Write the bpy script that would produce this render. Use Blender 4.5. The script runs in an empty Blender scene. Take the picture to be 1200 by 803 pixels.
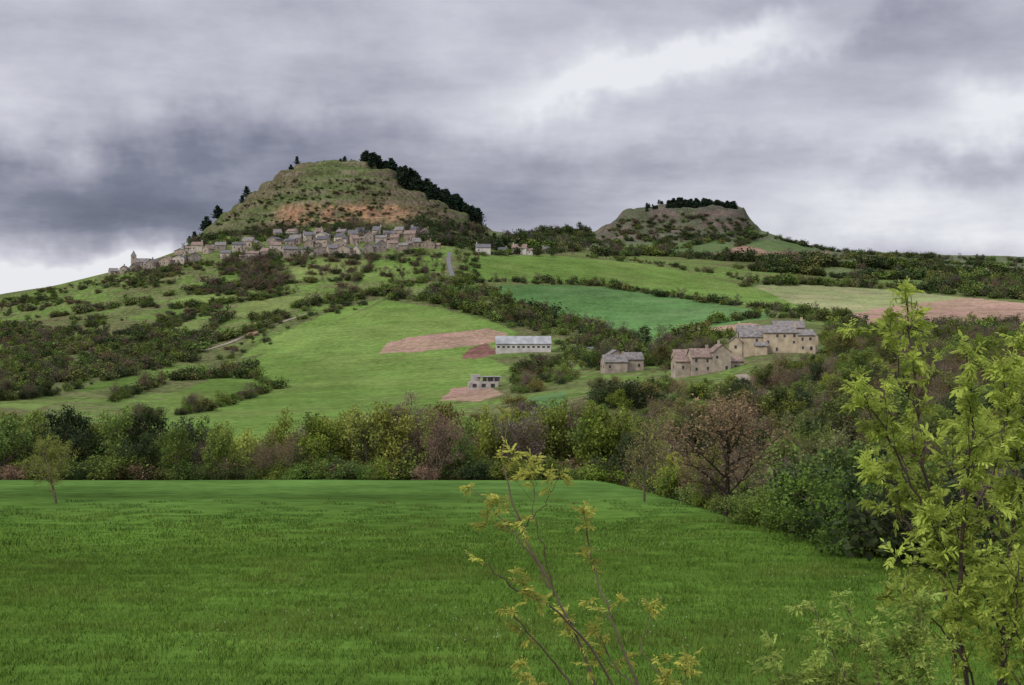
import bpy, math, random
import numpy as np
F=1648.0; CX=600.0; CY=401.5
R=np.random.default_rng(7); random.seed(7)
scene=bpy.context.scene
scene.view_settings.view_transform='Standard'
scene.view_settings.look='None'; scene.view_settings.exposure=0
def P(px,py,d): return np.array([d*(px-CX)/F,d,d*(CY-py)/F])
# ------------------------------------------------------------------ noise
def _h(ix,iy,s):
    n=(ix.astype(np.int64)*374761393+iy.astype(np.int64)*668265263+s*982451653)&0x7fffffff
    n=((n^(n>>13))*1274126177)&0x7fffffff
    return ((n^(n>>16))&0xffff)/65535.0
def vnoise(x,y,s=0):
    ix=np.floor(x);iy=np.floor(y);fx=x-ix;fy=y-iy
    fx=fx*fx*(3-2*fx);fy=fy*fy*(3-2*fy)
    a=_h(ix,iy,s);b=_h(ix+1,iy,s);c=_h(ix,iy+1,s);d=_h(ix+1,iy+1,s)
    return a+(b-a)*fx+(c-a)*fy+(a-b-c+d)*fx*fy
def fbm(x,y,o=4,s=0):
    v=0;a=.5;t=0
    for i in range(o):
        v=v+a*vnoise(x*2**i+i*17.3,y*2**i+i*9.1,s+i);t+=a;a*=.5
    return v/t
def sst(a,b,x):
    t=np.clip((x-a)/(b-a),0,1);return t*t*(3-2*t)
# ------------------------------------------------------------------ terrain definition
PXG=np.arange(-900,2101,4.0)
def lut(pts,sig=6):
    x=[p[0] for p in pts];y=[p[1] for p in pts]
    v=np.interp(PXG,x,y)
    if sig>0:
        k=np.arange(-int(sig*3/4)-1,int(sig*3/4)+2)*4.0;w=np.exp(-(k/sig)**2/2);w/=w.sum()
        vp=np.pad(v,len(k)//2,mode='edge');v=np.convolve(vp,w,mode='valid')
    return v
E=lut([(-900,220),(700,220),(760,180),(850,137),(900,122),(990,105),(1050,95),(1200,78),(1500,62),(2100,60)],16)
fz=lambda d:-9.34-0.0553*d
one=np.ones_like(PXG)
LN=[(-200*one,-1.7*one),(0*one,-1.65*one),(5*one,-2.2*one),(15*one,-5.5*one),(32*one,-10.2*one),(49*one,fz(49)*one)]
LN.append((49+.5*(E-49),fz(49+.5*(E-49))))
LN.append((E,fz(E)))
LN.append((E+10,fz(E)-1.8))
LN.append((E+60,fz(E)-15+lut([(700,0),(900,-6),(1200,-10)],20)))
def L(d,pts,sig=8):
    py=lut(pts,sig);D=d*one;LN.append((D,D*(CY-py)/F))
L(400,[(-900,560),(0,500),(300,512),(450,500),(600,480),(700,468),(900,472),(1050,460),(1200,450),(2000,440)],20)
L(550,[(-900,520),(0,468),(150,474),(300,474),(450,466),(560,457),(700,440),(780,434),(860,420),(900,413),(960,413),(1040,425),(1200,415),(2000,400)],14)
L(700,[(-900,490),(0,437),(150,435),(300,438),(450,428),(600,413),(660,413),(700,412),(800,398),(900,388),(1000,392),(1200,388),(2000,380)],14)
L(850,[(-900,460),(0,405),(150,397),(300,390),(450,378),(600,376),(700,382),(800,377),(900,368),(1000,375),(1200,372),(2000,365)],14)
L(1000,[(-900,430),(0,376),(150,352),(300,345),(450,333),(540,330),(600,338),(750,345),(900,354),(1050,354),(1200,352),(2000,350)],14)
L(1120,[(-900,400),(0,354),(60,341),(100,330),(150,319),(200,308),(250,302),(300,299),(400,296),(480,292),(530,296),(600,305),(700,314),(800,326),(900,335),(1000,340),(1100,341),(1200,340),(2000,340)],10)
L(1200,[(-900,400),(0,347),(60,336),(100,326),(150,314),(200,299),(240,281),(300,277),(400,272),(500,270),(560,287),(600,298),(650,300),(700,304),(800,312),(1000,328),(1200,332),(2000,330)],8)
L(1370,[(-900,420),(0,362),(120,345),(200,306),(232,277),(262,252),(290,232),(320,209),(345,196),(370,189),(390,187),(430,190),(460,205),(490,222),(520,238),(545,252),(562,262),(585,279),(620,297),(700,300),(800,306),(1000,322),(1200,330),(2000,330)],3)
L(1440,[(-900,440),(0,390),(200,330),(290,250),(345,200),(390,190),(430,193),(520,250),(580,285),(640,300),(700,301),(2000,330)],6)
L(1700,[(-900,440),(0,430),(300,350),(400,330),(560,296),(620,290),(700,296),(800,300),(900,305),(1000,314),(1100,320),(1200,322),(2000,325)],10)
L(2500,[(-900,470),(0,460),(400,350),(560,284),(640,284),(700,288),(740,288),(860,286),(950,297),(1000,304),(1100,309),(1200,314),(2000,318)],10)
L(2720,[(-900,475),(0,465),(400,350),(560,280),(600,283),(640,281),(690,283),(735,272),(800,266),(850,266),(885,279),(950,295),(1000,302),(1100,308),(1200,313),(2000,316)],5)
L(2850,[(-900,480),(0,470),(400,350),(560,272),(600,276),(640,270),(675,268),(697,272),(708,266),(722,255),(737,247),(762,244),(775,241),(862,240),(870,247),(878,255),(884,262),(890,269),(905,275),(960,289),(1000,296),(1100,303),(1200,307),(2000,312)],0)
L(3050,[(-900,480),(0,470),(400,360),(600,290),(700,280),(765,250),(862,250),(900,285),(960,300),(1200,312),(2000,318)],6)
L(5500,[(-900,470),(0,470),(400,400),(600,330),(700,310),(960,301),(1050,301),(1100,304),(1200,306),(2000,306)],10)
L(14000,[(-900,440),(600,380),(2000,350)],10)
K=len(LN)
DL=np.array([l[0] for l in LN]);ZL=np.array([l[1] for l in LN])
def pxof(x,y): return np.clip(CX+F*x/np.maximum(y,1.0),-890,2090)
def height(x,y):
    x=np.atleast_1d(np.asarray(x,float));y=np.atleast_1d(np.asarray(y,float))
    out=np.empty_like(x);S=60000
    for a in range(0,len(x),S):
        xx=x[a:a+S];yy=y[a:a+S];px=pxof(xx,yy)
        D=np.array([np.interp(px,PXG,DL[k]) for k in range(K)])
        Z=np.array([np.interp(px,PXG,ZL[k]) for k in range(K)])
        h=np.diff(D,axis=0);h=np.maximum(h,1e-3);dl=np.diff(Z,axis=0)/h
        m=np.zeros_like(Z);m[0]=dl[0];m[-1]=dl[-1]
        same=dl[:-1]*dl[1:]>0
        w1=2*h[1:]+h[:-1];w2=h[1:]+2*h[:-1]
        with np.errstate(divide='ignore',invalid='ignore'):
            hm=(w1+w2)/(w1/dl[:-1]+w2/dl[1:])
        m[1:-1]=np.where(same,hm,0)
        k=np.clip((D<=yy).sum(0)-1,0,K-2);c=np.arange(len(xx))
        hh=h[k,c];t=np.clip((yy-D[k,c])/hh,0,1)
        z=(2*t**3-3*t**2+1)*Z[k,c]+(t**3-2*t**2+t)*hh*m[k,c]+(-2*t**3+3*t**2)*Z[k+1,c]+(t**3-t**2)*hh*m[k+1,c]
        amp=.12+1.3*sst(260,450,yy)+1.0*sst(900,1300,yy)+5*sst(2000,2800,yy)
        wl=30+60*sst(260,900,yy)+60*sst(1800,2500,yy)
        z=z+amp*(fbm(xx/wl,yy/wl,4,3)-.5)*2*sst(10,60,yy)
        pk=sst(225,262,px)*(1-sst(555,590,px))*sst(1205,1240,yy)*(1-sst(1395,1430,yy))
        q=z+5*(fbm(xx/25,yy/25,3,9)-.5);t7=q/11.0;fr=t7-np.floor(t7)
        st=11.0*(np.floor(t7)+sst(.35,.7,fr))-q
        z=z+pk*.85*st*sst(.3,.55,fbm(xx/60,yy/90,2,31)+.12)
        z=z+pk*3.4*(fbm(xx/9,yy/14,3,5)-.5)+pk*7*(fbm(xx/38,yy/60,2,15)-.5)
        mk=sst(690,715,px)*(1-sst(878,900,px))*sst(2550,2700,yy)*(1-sst(2880,2950,yy))
        q=z+8*(fbm(xx/60,yy/60,3,19)-.5);t7=q/30.0;fr=t7-np.floor(t7)
        z=z+mk*.8*(30.0*(np.floor(t7)+sst(.3,.7,fr))-q)*(1-sst(2825,2845,yy))
        z=z+mk*16*(fbm(xx/26,yy/70,3,6)-.5)
        out[a:a+S]=z
    return out
TPX=np.arange(-300,1501,3.0)
TD=np.concatenate([np.arange(300,1450,4),np.arange(1450,3100,10),np.arange(3100,6000,60)]).astype(float)
XX=(TPX[:,None]-CX)/F*TD[None,:];YY=np.broadcast_to(TD,XX.shape)
TZ=height(XX.ravel(),YY.ravel().copy()).reshape(XX.shape)
TPY=CY-F*TZ/YY
def ground_many(pp,dmin=330):
    pts=[]
    j0=np.searchsorted(TD,dmin)
    for px,py in pp:
        i=int(round((px-TPX[0])/3))
        if i<0 or i>=len(TPX):continue
        w=TPY[i,j0:]<=py
        j=int(np.argmax(w))
        if not w[j]:continue
        j+=j0
        if j>j0:
            a,b=TPY[i,j-1],TPY[i,j];t=(a-py)/(a-b) if a!=b else 0;d=TD[j-1]+t*(TD[j]-TD[j-1])
        else:d=TD[j]
        pts.append((d*(px-CX)/F,d))
    if not pts:return np.zeros((0,3))
    pts=np.array(pts);z=height(pts[:,0],pts[:,1])
    return np.column_stack([pts,z])
def ground(px,py,dmin=330):
    g=ground_many([(px,py)],dmin)
    return g[0] if len(g) else None
def inpoly(x,y,poly):
    r=np.zeros(np.shape(x),bool);n=len(poly)
    for i in range(n):
        x1,y1=poly[i];x2,y2=poly[(i+1)%n]
        if y1==y2:continue
        c=((y1>y)!=(y2>y))&(x<(x2-x1)*(y-y1)/(y2-y1)+x1)
        r^=c
    return r
# ------------------------------------------------------------------ mesh helpers
class MB:
    def __init__(s): s.V=[];s.n=0;s.F=[];s.sh=[]
    def add(s,V,Fa,mat=0,shade=1.0):
        V=np.asarray(V,float).reshape(-1,3);Fa=np.asarray(Fa,int)
        s.V.append(V);s.F.append((Fa+s.n,mat));s.n+=len(V)
        sh=np.broadcast_to(np.asarray(shade,float),(len(V),)) if np.ndim(shade)==0 else shade
        s.sh.append(sh)
    def build(s,name,mats,smooth=False,norm_h=None):
        V=np.concatenate(s.V)
        if norm_h: V=V*(norm_h/V[:,2].max())
        me=bpy.data.meshes.new(name);me.vertices.add(len(V));me.vertices.foreach_set('co',V.ravel())
        lv=np.concatenate([f.ravel() for f,_ in s.F]);tot=np.concatenate([np.full(len(f),f.shape[1]) for f,_ in s.F])
        mi=np.concatenate([np.full(len(f),m) for f,m in s.F])
        me.loops.add(len(lv));me.loops.foreach_set('vertex_index',lv.astype(np.int32))
        me.polygons.add(len(tot));st=np.concatenate([[0],np.cumsum(tot)[:-1]])
        me.polygons.foreach_set('loop_start',st.astype(np.int32))
        me.polygons.foreach_set('material_index',mi.astype(np.int32))
        me.polygons.foreach_set('use_smooth',np.full(len(tot),smooth))
        for m in mats: me.materials.append(m)
        a=me.attributes.new('shade','FLOAT','POINT');a.data.foreach_set('value',np.concatenate(s.sh).astype(np.float32))
        me.update(calc_edges=True);me.validate()
        return me
def obj(name,me,parent=None,loc=(0,0,0),rot=(0,0,0),link=True):
    o=bpy.data.objects.new(name,me);o.location=loc;o.rotation_euler=rot
    if link: scene.collection.objects.link(o)
    if parent:o.parent=parent
    return o
def nrm(v): return v/(np.linalg.norm(v)+1e-9)
def tube(mb,pts,rad,sides=4,mat=0,shade=1.0):
    pts=np.asarray(pts,float);n=len(pts);t=nrm(pts[-1]-pts[0])
    a=np.array([1,0,0]) if abs(t[0])<.8 else np.array([0,1,0])
    u=nrm(np.cross(t,a));v=np.cross(t,u)
    an=np.arange(sides)*2*math.pi/sides
    ring=np.cos(an)[:,None]*u+np.sin(an)[:,None]*v
    V=(pts[:,None,:]+ring[None]*np.asarray(rad)[:,None,None]).reshape(-1,3)
    Fa=[]
    for i in range(n-1):
        for j in range(sides):
            k=(j+1)%sides
            Fa.append((i*sides+j,i*sides+k,(i+1)*sides+k,(i+1)*sides+j))
    mb.add(V,Fa,mat,shade)
def leaves(mb,C,size,mat,rng,shade):
    n=len(C)
    a=rng.normal(size=(n,3));a/=np.linalg.norm(a,axis=1)[:,None]
    b=rng.normal(size=(n,3));b-=a*(a*b).sum(1)[:,None];b/=np.linalg.norm(b,axis=1)[:,None]
    s=size*rng.uniform(.6,1.35,(n,1))
    V=np.stack([C-a*s*.5,C+b*s*.33,C+a*s*.5,C-b*s*.33],1).reshape(-1,3)
    mb.add(V,np.arange(4*n).reshape(n,4),mat,np.repeat(shade,4))
# ------------------------------------------------------------------ materials
def newmat(name):
    m=bpy.data.materials.new(name);m.use_nodes=True;nt=m.node_tree;nt.nodes.clear()
    return m,nt
def N(nt,t,**kw):
    n=nt.nodes.new(t)
    for k,v in kw.items():
        if k.startswith('i_'):
            key=k[2:];n.inputs[int(key) if key.isdigit() else key.replace('_',' ')].default_value=v
        else:setattr(n,k,v)
    return n
def math_(nt,op,a,b=None,c=None,clamp=False):
    n=nt.nodes.new('ShaderNodeMath');n.operation=op;n.use_clamp=clamp
    for i,v in enumerate((a,b,c)):
        if v is None:continue
        if isinstance(v,(int,float)):n.inputs[i].default_value=v
        else:nt.links.new(v,n.inputs[i])
    return n.outputs[0]
def mul_col(nt,col,fac):
    n=nt.nodes.new('ShaderNodeVectorMath');n.operation='SCALE'
    if isinstance(col,tuple):n.inputs[0].default_value=col[:3]
    else:nt.links.new(col,n.inputs[0])
    nt.links.new(fac,n.inputs['Scale']);return n.outputs[0]
def foliage_mat(name,col=None,trans=.35,var=.35):
    m,nt=newmat(name);out=N(nt,'ShaderNodeOutputMaterial')
    sh=N(nt,'ShaderNodeAttribute',attribute_name='shade').outputs['Fac']
    if col is None:
        at=N(nt,'ShaderNodeAttribute',attribute_type='INSTANCER',attribute_name='tint').outputs['Vector'];f=sh
    else:
        rgb=N(nt,'ShaderNodeRGB');rgb.outputs[0].default_value=(*col,1);at=rgb.outputs[0]
        geo=N(nt,'ShaderNodeTexCoord')
        nz=N(nt,'ShaderNodeTexNoise',i_Scale=.9,i_Detail=2.0);nt.links.new(geo.outputs['Object'],nz.inputs['Vector'])
        f=math_(nt,'MULTIPLY_ADD',nz.outputs['Fac'],var*2.4,1-var*1.2)
        f=math_(nt,'MULTIPLY',f,sh)
    c=mul_col(nt,at,f)
    d=N(nt,'ShaderNodeBsdfDiffuse');nt.links.new(c,d.inputs[0])
    if trans>0:
        t=N(nt,'ShaderNodeBsdfTranslucent');mx=N(nt,'ShaderNodeMixShader',i_0=trans)
        nt.links.new(c,t.inputs[0]);nt.links.new(d.outputs[0],mx.inputs[1]);nt.links.new(t.outputs[0],mx.inputs[2])
        nt.links.new(mx.outputs[0],out.inputs[0])
    else:nt.links.new(d.outputs[0],out.inputs[0])
    return m
def simple_mat(name,col,rough=.85,var=.25,scale=1.5,col2=None,bump=0,spec=.2,detail=5):
    m,nt=newmat(name);out=N(nt,'ShaderNodeOutputMaterial');b=N(nt,'ShaderNodeBsdfPrincipled')
    b.inputs['Roughness'].default_value=rough;b.inputs['Specular IOR Level'].default_value=spec
    tc=N(nt,'ShaderNodeTexCoord');nz=N(nt,'ShaderNodeTexNoise',i_Scale=scale,i_Detail=float(detail))
    nt.links.new(tc.outputs['Object'],nz.inputs['Vector'])
    cr=N(nt,'ShaderNodeValToRGB');e=cr.color_ramp.elements
    c2=col2 or tuple(c*(1-var) for c in col)
    e[0].position=.32;e[0].color=(*c2,1);e[1].position=.68;e[1].color=(*[min(1,c*(1+var*.5)) for c in col],1)
    nt.links.new(nz.outputs['Fac'],cr.inputs[0])
    nt.links.new(cr.outputs[0],b.inputs['Base Color'])
    if bump:
        bp=N(nt,'ShaderNodeBump',i_Strength=bump,i_Distance=.1);nt.links.new(nz.outputs['Fac'],bp.inputs['Height']);nt.links.new(bp.outputs[0],b.inputs['Normal'])
    nt.links.new(b.outputs[0],out.inputs[0]);return m
def bark_mat(name,col):
    m,nt=newmat(name);out=N(nt,'ShaderNodeOutputMaterial')
    tc=N(nt,'ShaderNodeTexCoord');nz=N(nt,'ShaderNodeTexNoise',i_Scale=3.0,i_Detail=1.0);nt.links.new(tc.outputs['Object'],nz.inputs['Vector'])
    f=math_(nt,'MULTIPLY_ADD',nz.outputs['Fac'],1.0,.5)
    c=mul_col(nt,col,f);d=N(nt,'ShaderNodeBsdfDiffuse');nt.links.new(c,d.inputs[0]);nt.links.new(d.outputs[0],out.inputs[0]);return m
leafT=foliage_mat('foliage_tinted',None,0.0)
leafB=foliage_mat('foliage_belt',None,.3)
barkM=bark_mat('bark',(.13,.10,.078))
darkbark=bark_mat('bark_dark',(.055,.042,.035))
# ------------------------------------------------------------------ terrain mesh
dense=np.linspace(-680,680,700)
outer=680+np.geomspace(6,1150,36)
PU=np.concatenate([-outer[::-1],dense,outer])/1648.0
rows=np.concatenate([np.linspace(-180,0,12),np.arange(3,49,3.),np.arange(49,330,3.),np.arange(330,1180,3.6),np.arange(1180,1440,2.2),np.arange(1440,2500,20.),np.arange(2500,3060,5.),np.arange(3080,5600,90.),np.linspace(5800,14000,22)])
W=np.maximum(rows,0)+25+np.maximum(-rows,0)*.3
W=np.where(rows>300,rows+25*np.clip(1-(rows-300)/300,0,1),W)
GX=(PU[None,:]*W[:,None]);GY=np.repeat(rows[:,None],len(PU),1)
x=GX.ravel();y=GY.ravel();z=height(x,y)
px=pxof(x,y);py=CY-F*z/np.maximum(y,1)
jx=px+3.0*(fbm(x/12,y/12,3,40)-.5)*2;jy=py+1.2*(fbm(x/12,y/12,3,41)-.5)*2
col=np.zeros((len(x),3))
def C3(*c):return np.array(c)
n1=fbm(x/45,y/45,4,11)[:,None];n2=fbm(x/9,y/9,3,12)[:,None];n3=fbm(x/160,y/160,3,13)[:,None]
oliv=C3(.086,.105,.038);brn=C3(.115,.095,.056);grn=C3(.096,.145,.038)
w=sst(.42,.62,n1)
col[:]=oliv*(1-w)+grn*w
col[:]=col*(1-.5*sst(.45,.65,n2))+brn*(.5*sst(.45,.65,n2))
rough=np.ones(len(x))
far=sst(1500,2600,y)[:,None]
col[:]=col*(1-far*.6)+C3(.09,.105,.07)*far*.6  # distant ground desaturated with depth: slight haze put into the colour
def paint(poly,c,r=.3,dmin=330,dmax=1e9,mott=.25):
    m=inpoly(jx,jy,poly)&(y>dmin)&(y<dmax)
    c=C3(*c);k=(sst(.4,.7,n1[m])*.45)
    col[m]=(c*(1-k)+c*C3(1.3,1.0,1.35)*k)*(1+mott*(n3[m]-.5)*2*1.5);rough[m]=r
G1=(.100,.162,.038);G2=(.072,.142,.046);G3=(.112,.155,.045);GP=(.18,.205,.09);BR=(.235,.165,.115)
paint([(110,505),(180,472),(240,447),(300,420),(345,398),(400,376),(452,352),(520,362),(580,378),(606,390),(592,402),(560,416),(600,430),(560,462),(520,475),(450,487),(380,500),(300,530),(100,540)],G1)
paint([(545,301),(640,299),(750,309),(870,333),(950,334),(1140,351),(1060,360),(1000,371),(900,362),(820,349),(700,333),(560,329),(540,315)],G1,dmax=1500)
paint([(880,334),(960,333),(1140,349),(1060,360),(1000,369),(930,356)],GP,dmax=1500)
paint([(565,335),(640,334),(720,337),(800,350),(880,362),(905,372),(850,380),(800,396),(750,398),(690,386),(630,366),(600,352)],G2,dmax=1500)
paint([(990,378),(1000,367),(1060,357),(1130,349),(1205,356),(1205,384),(1080,388),(1000,384)],BR,.5,dmax=1500)
paint([(445,414),(456,401),(500,393),(570,385),(595,391),(590,400),(550,406),(480,413)],BR,.5)
paint([(515,470),(530,455),(570,452),(590,462),(560,470)],BR,.7)
paint([(540,420),(552,408),(572,402),(583,414),(560,420)],(.12,.07,.05),.8)
paint([(826,384),(870,379),(890,380),(870,388),(828,390)],BR,.5,dmax=1500)
paint([(845,292),(870,286),(900,295),(975,295),(962,303),(880,305),(825,303)],(.21,.15,.10),.5,dmin=1250)
paint([(700,290),(790,284),(845,280),(862,290),(830,299),(720,299)],(.09,.14,.05),.3,dmin=1250)
paint([(870,280),(935,285),(955,293),(900,294),(872,287)],(.09,.14,.05),.3,dmin=1250)
paint([(905,310),(1040,318),(1180,325),(1180,333),(1000,326),(900,318)],(.11,.15,.06),.3,dmin=1000)
paint([(415,331),(440,305),(519,298),(519,318),(470,328)],G1,dmax=1300)
paint([(338,314),(420,301),(436,306),(420,322),(350,330)],G3,dmax=1300)
paint([(260,368),(300,350),(365,346),(340,360),(290,373)],G3)
paint([(150,398),(190,382),(240,376),(235,392),(180,404)],G3)
paint([(200,352),(270,340),(330,343),(280,352),(210,362)],G3)
paint([(0,478),(0,464),(60,460),(80,468),(40,480)],G3)
paint([(85,460),(110,450),(200,432),(205,440),(150,452)],G1)
paint([(150,492),(200,462),(290,458),(330,452),(250,478),(190,492)],G1)
paint([(280,420),(310,400),(400,360),(450,350),(400,375),(330,410)],G1)
paint([(590,470),(640,462),(665,458),(660,475),(620,482)],G2)
paint([(1000,300),(1200,310),(1200,316),(1000,308)],(.11,.13,.07),.3,dmin=1250)
# faint tractor lines / mown strips across the big central field
ml=inpoly(jx,jy,[(300,470),(420,390),(600,395),(600,430),(520,475),(380,490)])
st_=np.sin((x*.5+y*.87)/5.5+1.5*fbm(x/40,y/40,2,5))
col[ml]*=(1-.05*sst(.6,1,st_[ml]))[:,None]
# rocky cones
q=z+5*(fbm(x/25,y/25,3,9)-.5);fr=q/11-np.floor(q/11)
rk=sst(.30,.42,fr)*(1-sst(.62,.78,fr))*sst(.30,.52,fbm(x/45,y/80,3,21))
rockc=C3(.155,.122,.09);mossy=C3(.072,.078,.034)
cc=mossy*(1-.6*n2)+C3(.10,.08,.05)*.6*n2
gt=sst(.42,.56,fbm(x/55,y/55,3,55))[:,None]*.75
cc=cc*(1-gt)+C3(.078,.105,.038)*gt
cc=cc*(1-rk[:,None]*.7)+rockc*rk[:,None]*.7
band=sst(238,244,jy+3*(fbm(x/20,y/20,2,91)-.5))*(1-sst(258,264,jy))*sst(312,340,px)*(1-sst(450,505,px))*sst(.24,.48,fbm(x/9,z/8,3,22))
str_=.5+.5*np.sin(z*2.4+3*fbm(x/15,z/5,2,44))
band=np.clip(band,0,1)[:,None]*.95
cc=cc*(1-band)+(C3(.31,.175,.10)*str_[:,None]+C3(.15,.10,.062)*(1-str_[:,None]))*band
pb=(sst(225,245,px)*(1-sst(560,590,px))*sst(1205,1235,y)*(1-sst(1430,1460,y)))[:,None]
col[:]=col*(1-pb)+cc*pb
mb_=(sst(688,705,px+4*(n2[:,0]-.5))*(1-sst(872,892,px))*sst(2590,2680,y)*(1-sst(2960,3000,y)))[:,None]
q=z+8*(fbm(x/60,y/60,3,19)-.5);fr=q/30-np.floor(q/30)
sc=(sst(.25,.4,fr)*(1-sst(.65,.85,fr)))[:,None]*.7+.5*sst(.4,.65,fbm(x/30,z/12,4,70))[:,None]
cc=C3(.070,.072,.052)*(1-np.clip(sc,0,1))+C3(.125,.097,.08)*np.clip(sc,0,1)
top=sst(.45,.6,fbm(x/50,y/50,3,72))[:,None]
cc=cc*(1-top*.65)+C3(.072,.09,.045)*top*.65
col[:]=col*(1-mb_)+cc*mb_
# near field
Ev=np.interp(px,PXG,E)
fld=(y<Ev+6)
fn=fbm(x/14,y/30,3,80)[:,None]
fc=C3(.066,.122,.019)*(.8+.4*fn)
t=sst(105,190,y)[:,None];fc=fc*(1-t)+C3(.064,.122,.027)*t*(.8+.4*fn)
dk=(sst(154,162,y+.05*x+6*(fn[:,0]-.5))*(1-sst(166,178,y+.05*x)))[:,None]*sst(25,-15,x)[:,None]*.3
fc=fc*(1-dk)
tl=(np.abs(((y+.12*x+2*fn[:,0])/17.0)%1-.5)<.05)[:,None]*.14*sst(90,130,y)[:,None]
fc=fc*(1-tl)
fc=fc*(1+.25*sst(185,205,y)[:,None])
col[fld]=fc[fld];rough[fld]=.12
val=(y>Ev+6)&(y<330);col[val]=C3(.07,.09,.035);rough[val]=1
col=np.clip(col,.005,1)
nr,nc=GX.shape;idx=np.arange(nr*nc).reshape(nr,nc)
Fq=np.stack([idx[:-1,:-1],idx[:-1,1:],idx[1:,1:],idx[1:,:-1]],-1).reshape(-1,4)
tm,nt=newmat('terrain_ground');out=N(nt,'ShaderNodeOutputMaterial')
ca=N(nt,'ShaderNodeAttribute',attribute_name='Col');ra=N(nt,'ShaderNodeAttribute',attribute_name='rough')
g=N(nt,'ShaderNodeNewGeometry')
na=N(nt,'ShaderNodeTexNoise',i_Scale=.35,i_Detail=6.0,i_Roughness=.68);nt.links.new(g.outputs['Position'],na.inputs['Vector'])
nb=N(nt,'ShaderNodeTexNoise',i_Scale=.045,i_Detail=3.0);nt.links.new(g.outputs['Position'],nb.inputs['Vector'])
mp=N(nt,'ShaderNodeMapping');mp.inputs['Scale'].default_value=(.05,.5,.05);mp.inputs['Rotation'].default_value=(0,0,.15);nt.links.new(g.outputs['Position'],mp.inputs['Vector'])
ncx=N(nt,'ShaderNodeTexNoise',i_Scale=1.0,i_Detail=4.0);nt.links.new(mp.outputs[0],ncx.inputs['Vector'])
f1=math_(nt,'SUBTRACT',na.outputs['Fac'],.5);k1=math_(nt,'MULTIPLY_ADD',ra.outputs['Fac'],2.0,1.2);f1=math_(nt,'MULTIPLY',f1,k1)
f2=math_(nt,'MULTIPLY',math_(nt,'SUBTRACT',nb.outputs['Fac'],.5),.9)
f3=math_(nt,'MULTIPLY',math_(nt,'SUBTRACT',ncx.outputs['Fac'],.5),.7)
f=math_(nt,'ADD',math_(nt,'ADD',f1,f2),math_(nt,'ADD',f3,1.0));f=math_(nt,'MAXIMUM',f,.25)
cs=mul_col(nt,ca.outputs['Color'],f)
b=N(nt,'ShaderNodeBsdfDiffuse');nt.links.new(cs,b.inputs[0])
nbp=N(nt,'ShaderNodeTexNoise',i_Scale=.5,i_Detail=2.0);nt.links.new(g.outputs['Position'],nbp.inputs['Vector'])
bp=N(nt,'ShaderNodeBump',i_Strength=.6,i_Distance=1.0);nt.links.new(nbp.outputs['Fac'],bp.inputs['Height']);nt.links.new(bp.outputs[0],b.inputs['Normal'])
nt.links.new(b.outputs[0],out.inputs[0])
mb=MB();mb.add(np.column_stack([x,y,z]),Fq,0,1.0)
me=mb.build('terrain',[tm],smooth=True)
a=me.attributes.new('Col','FLOAT_COLOR','POINT');a.data.foreach_set('color',np.column_stack([col,np.ones(len(col))]).astype(np.float32).ravel())
a=me.attributes.new('rough','FLOAT','POINT');a.data.foreach_set('value',rough.astype(np.float32))
obj('terrain',me)
# ------------------------------------------------------------------ tree prototypes
def grow(mb,rng,p,d,Ln,r,lev,prm,tips):
    n=4 if lev<prm['max'] else 3;pts=[p];dd=d
    for i in range(n):
        dd=nrm(dd+rng.normal(0,prm['wob'],3)+np.array([0,0,prm['up']]))
        p=p+dd*Ln/n;pts.append(p)
    rr=np.linspace(r,r*.4,n+1)
    tube(mb,pts,rr,(6,4,3,3,3)[lev],0)
    if lev==prm['max']:
        tips.extend([q for q in pts[1:]]);return
    k=prm['kids'][lev];t0=prm['t0'][lev]
    for i in range(k):
        t=t0+(1-t0)*(i+rng.uniform(0,1))/k
        s=t*n;j=min(int(s),n-1);q=pts[j]+(pts[j+1]-pts[j])*(s-j)
        ax=nrm(pts[j+1]-pts[j]);ph=i*2.4+rng.uniform(-.5,.5)
        u=nrm(np.cross(ax,[.3,.8,.1]));v=np.cross(ax,u)
        an=prm['ang']*rng.uniform(.7,1.25)*(1.15-.45*t)
        nd=ax*math.cos(an)+(u*math.cos(ph)+v*math.sin(ph))*math.sin(an)
        grow(mb,rng,q,nrm(nd),Ln*prm['ratio'][lev]*rng.uniform(.7,1.25)*(1.15-.45*t),r*.5*(1.1-.5*t),lev+1,prm,tips)
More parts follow.
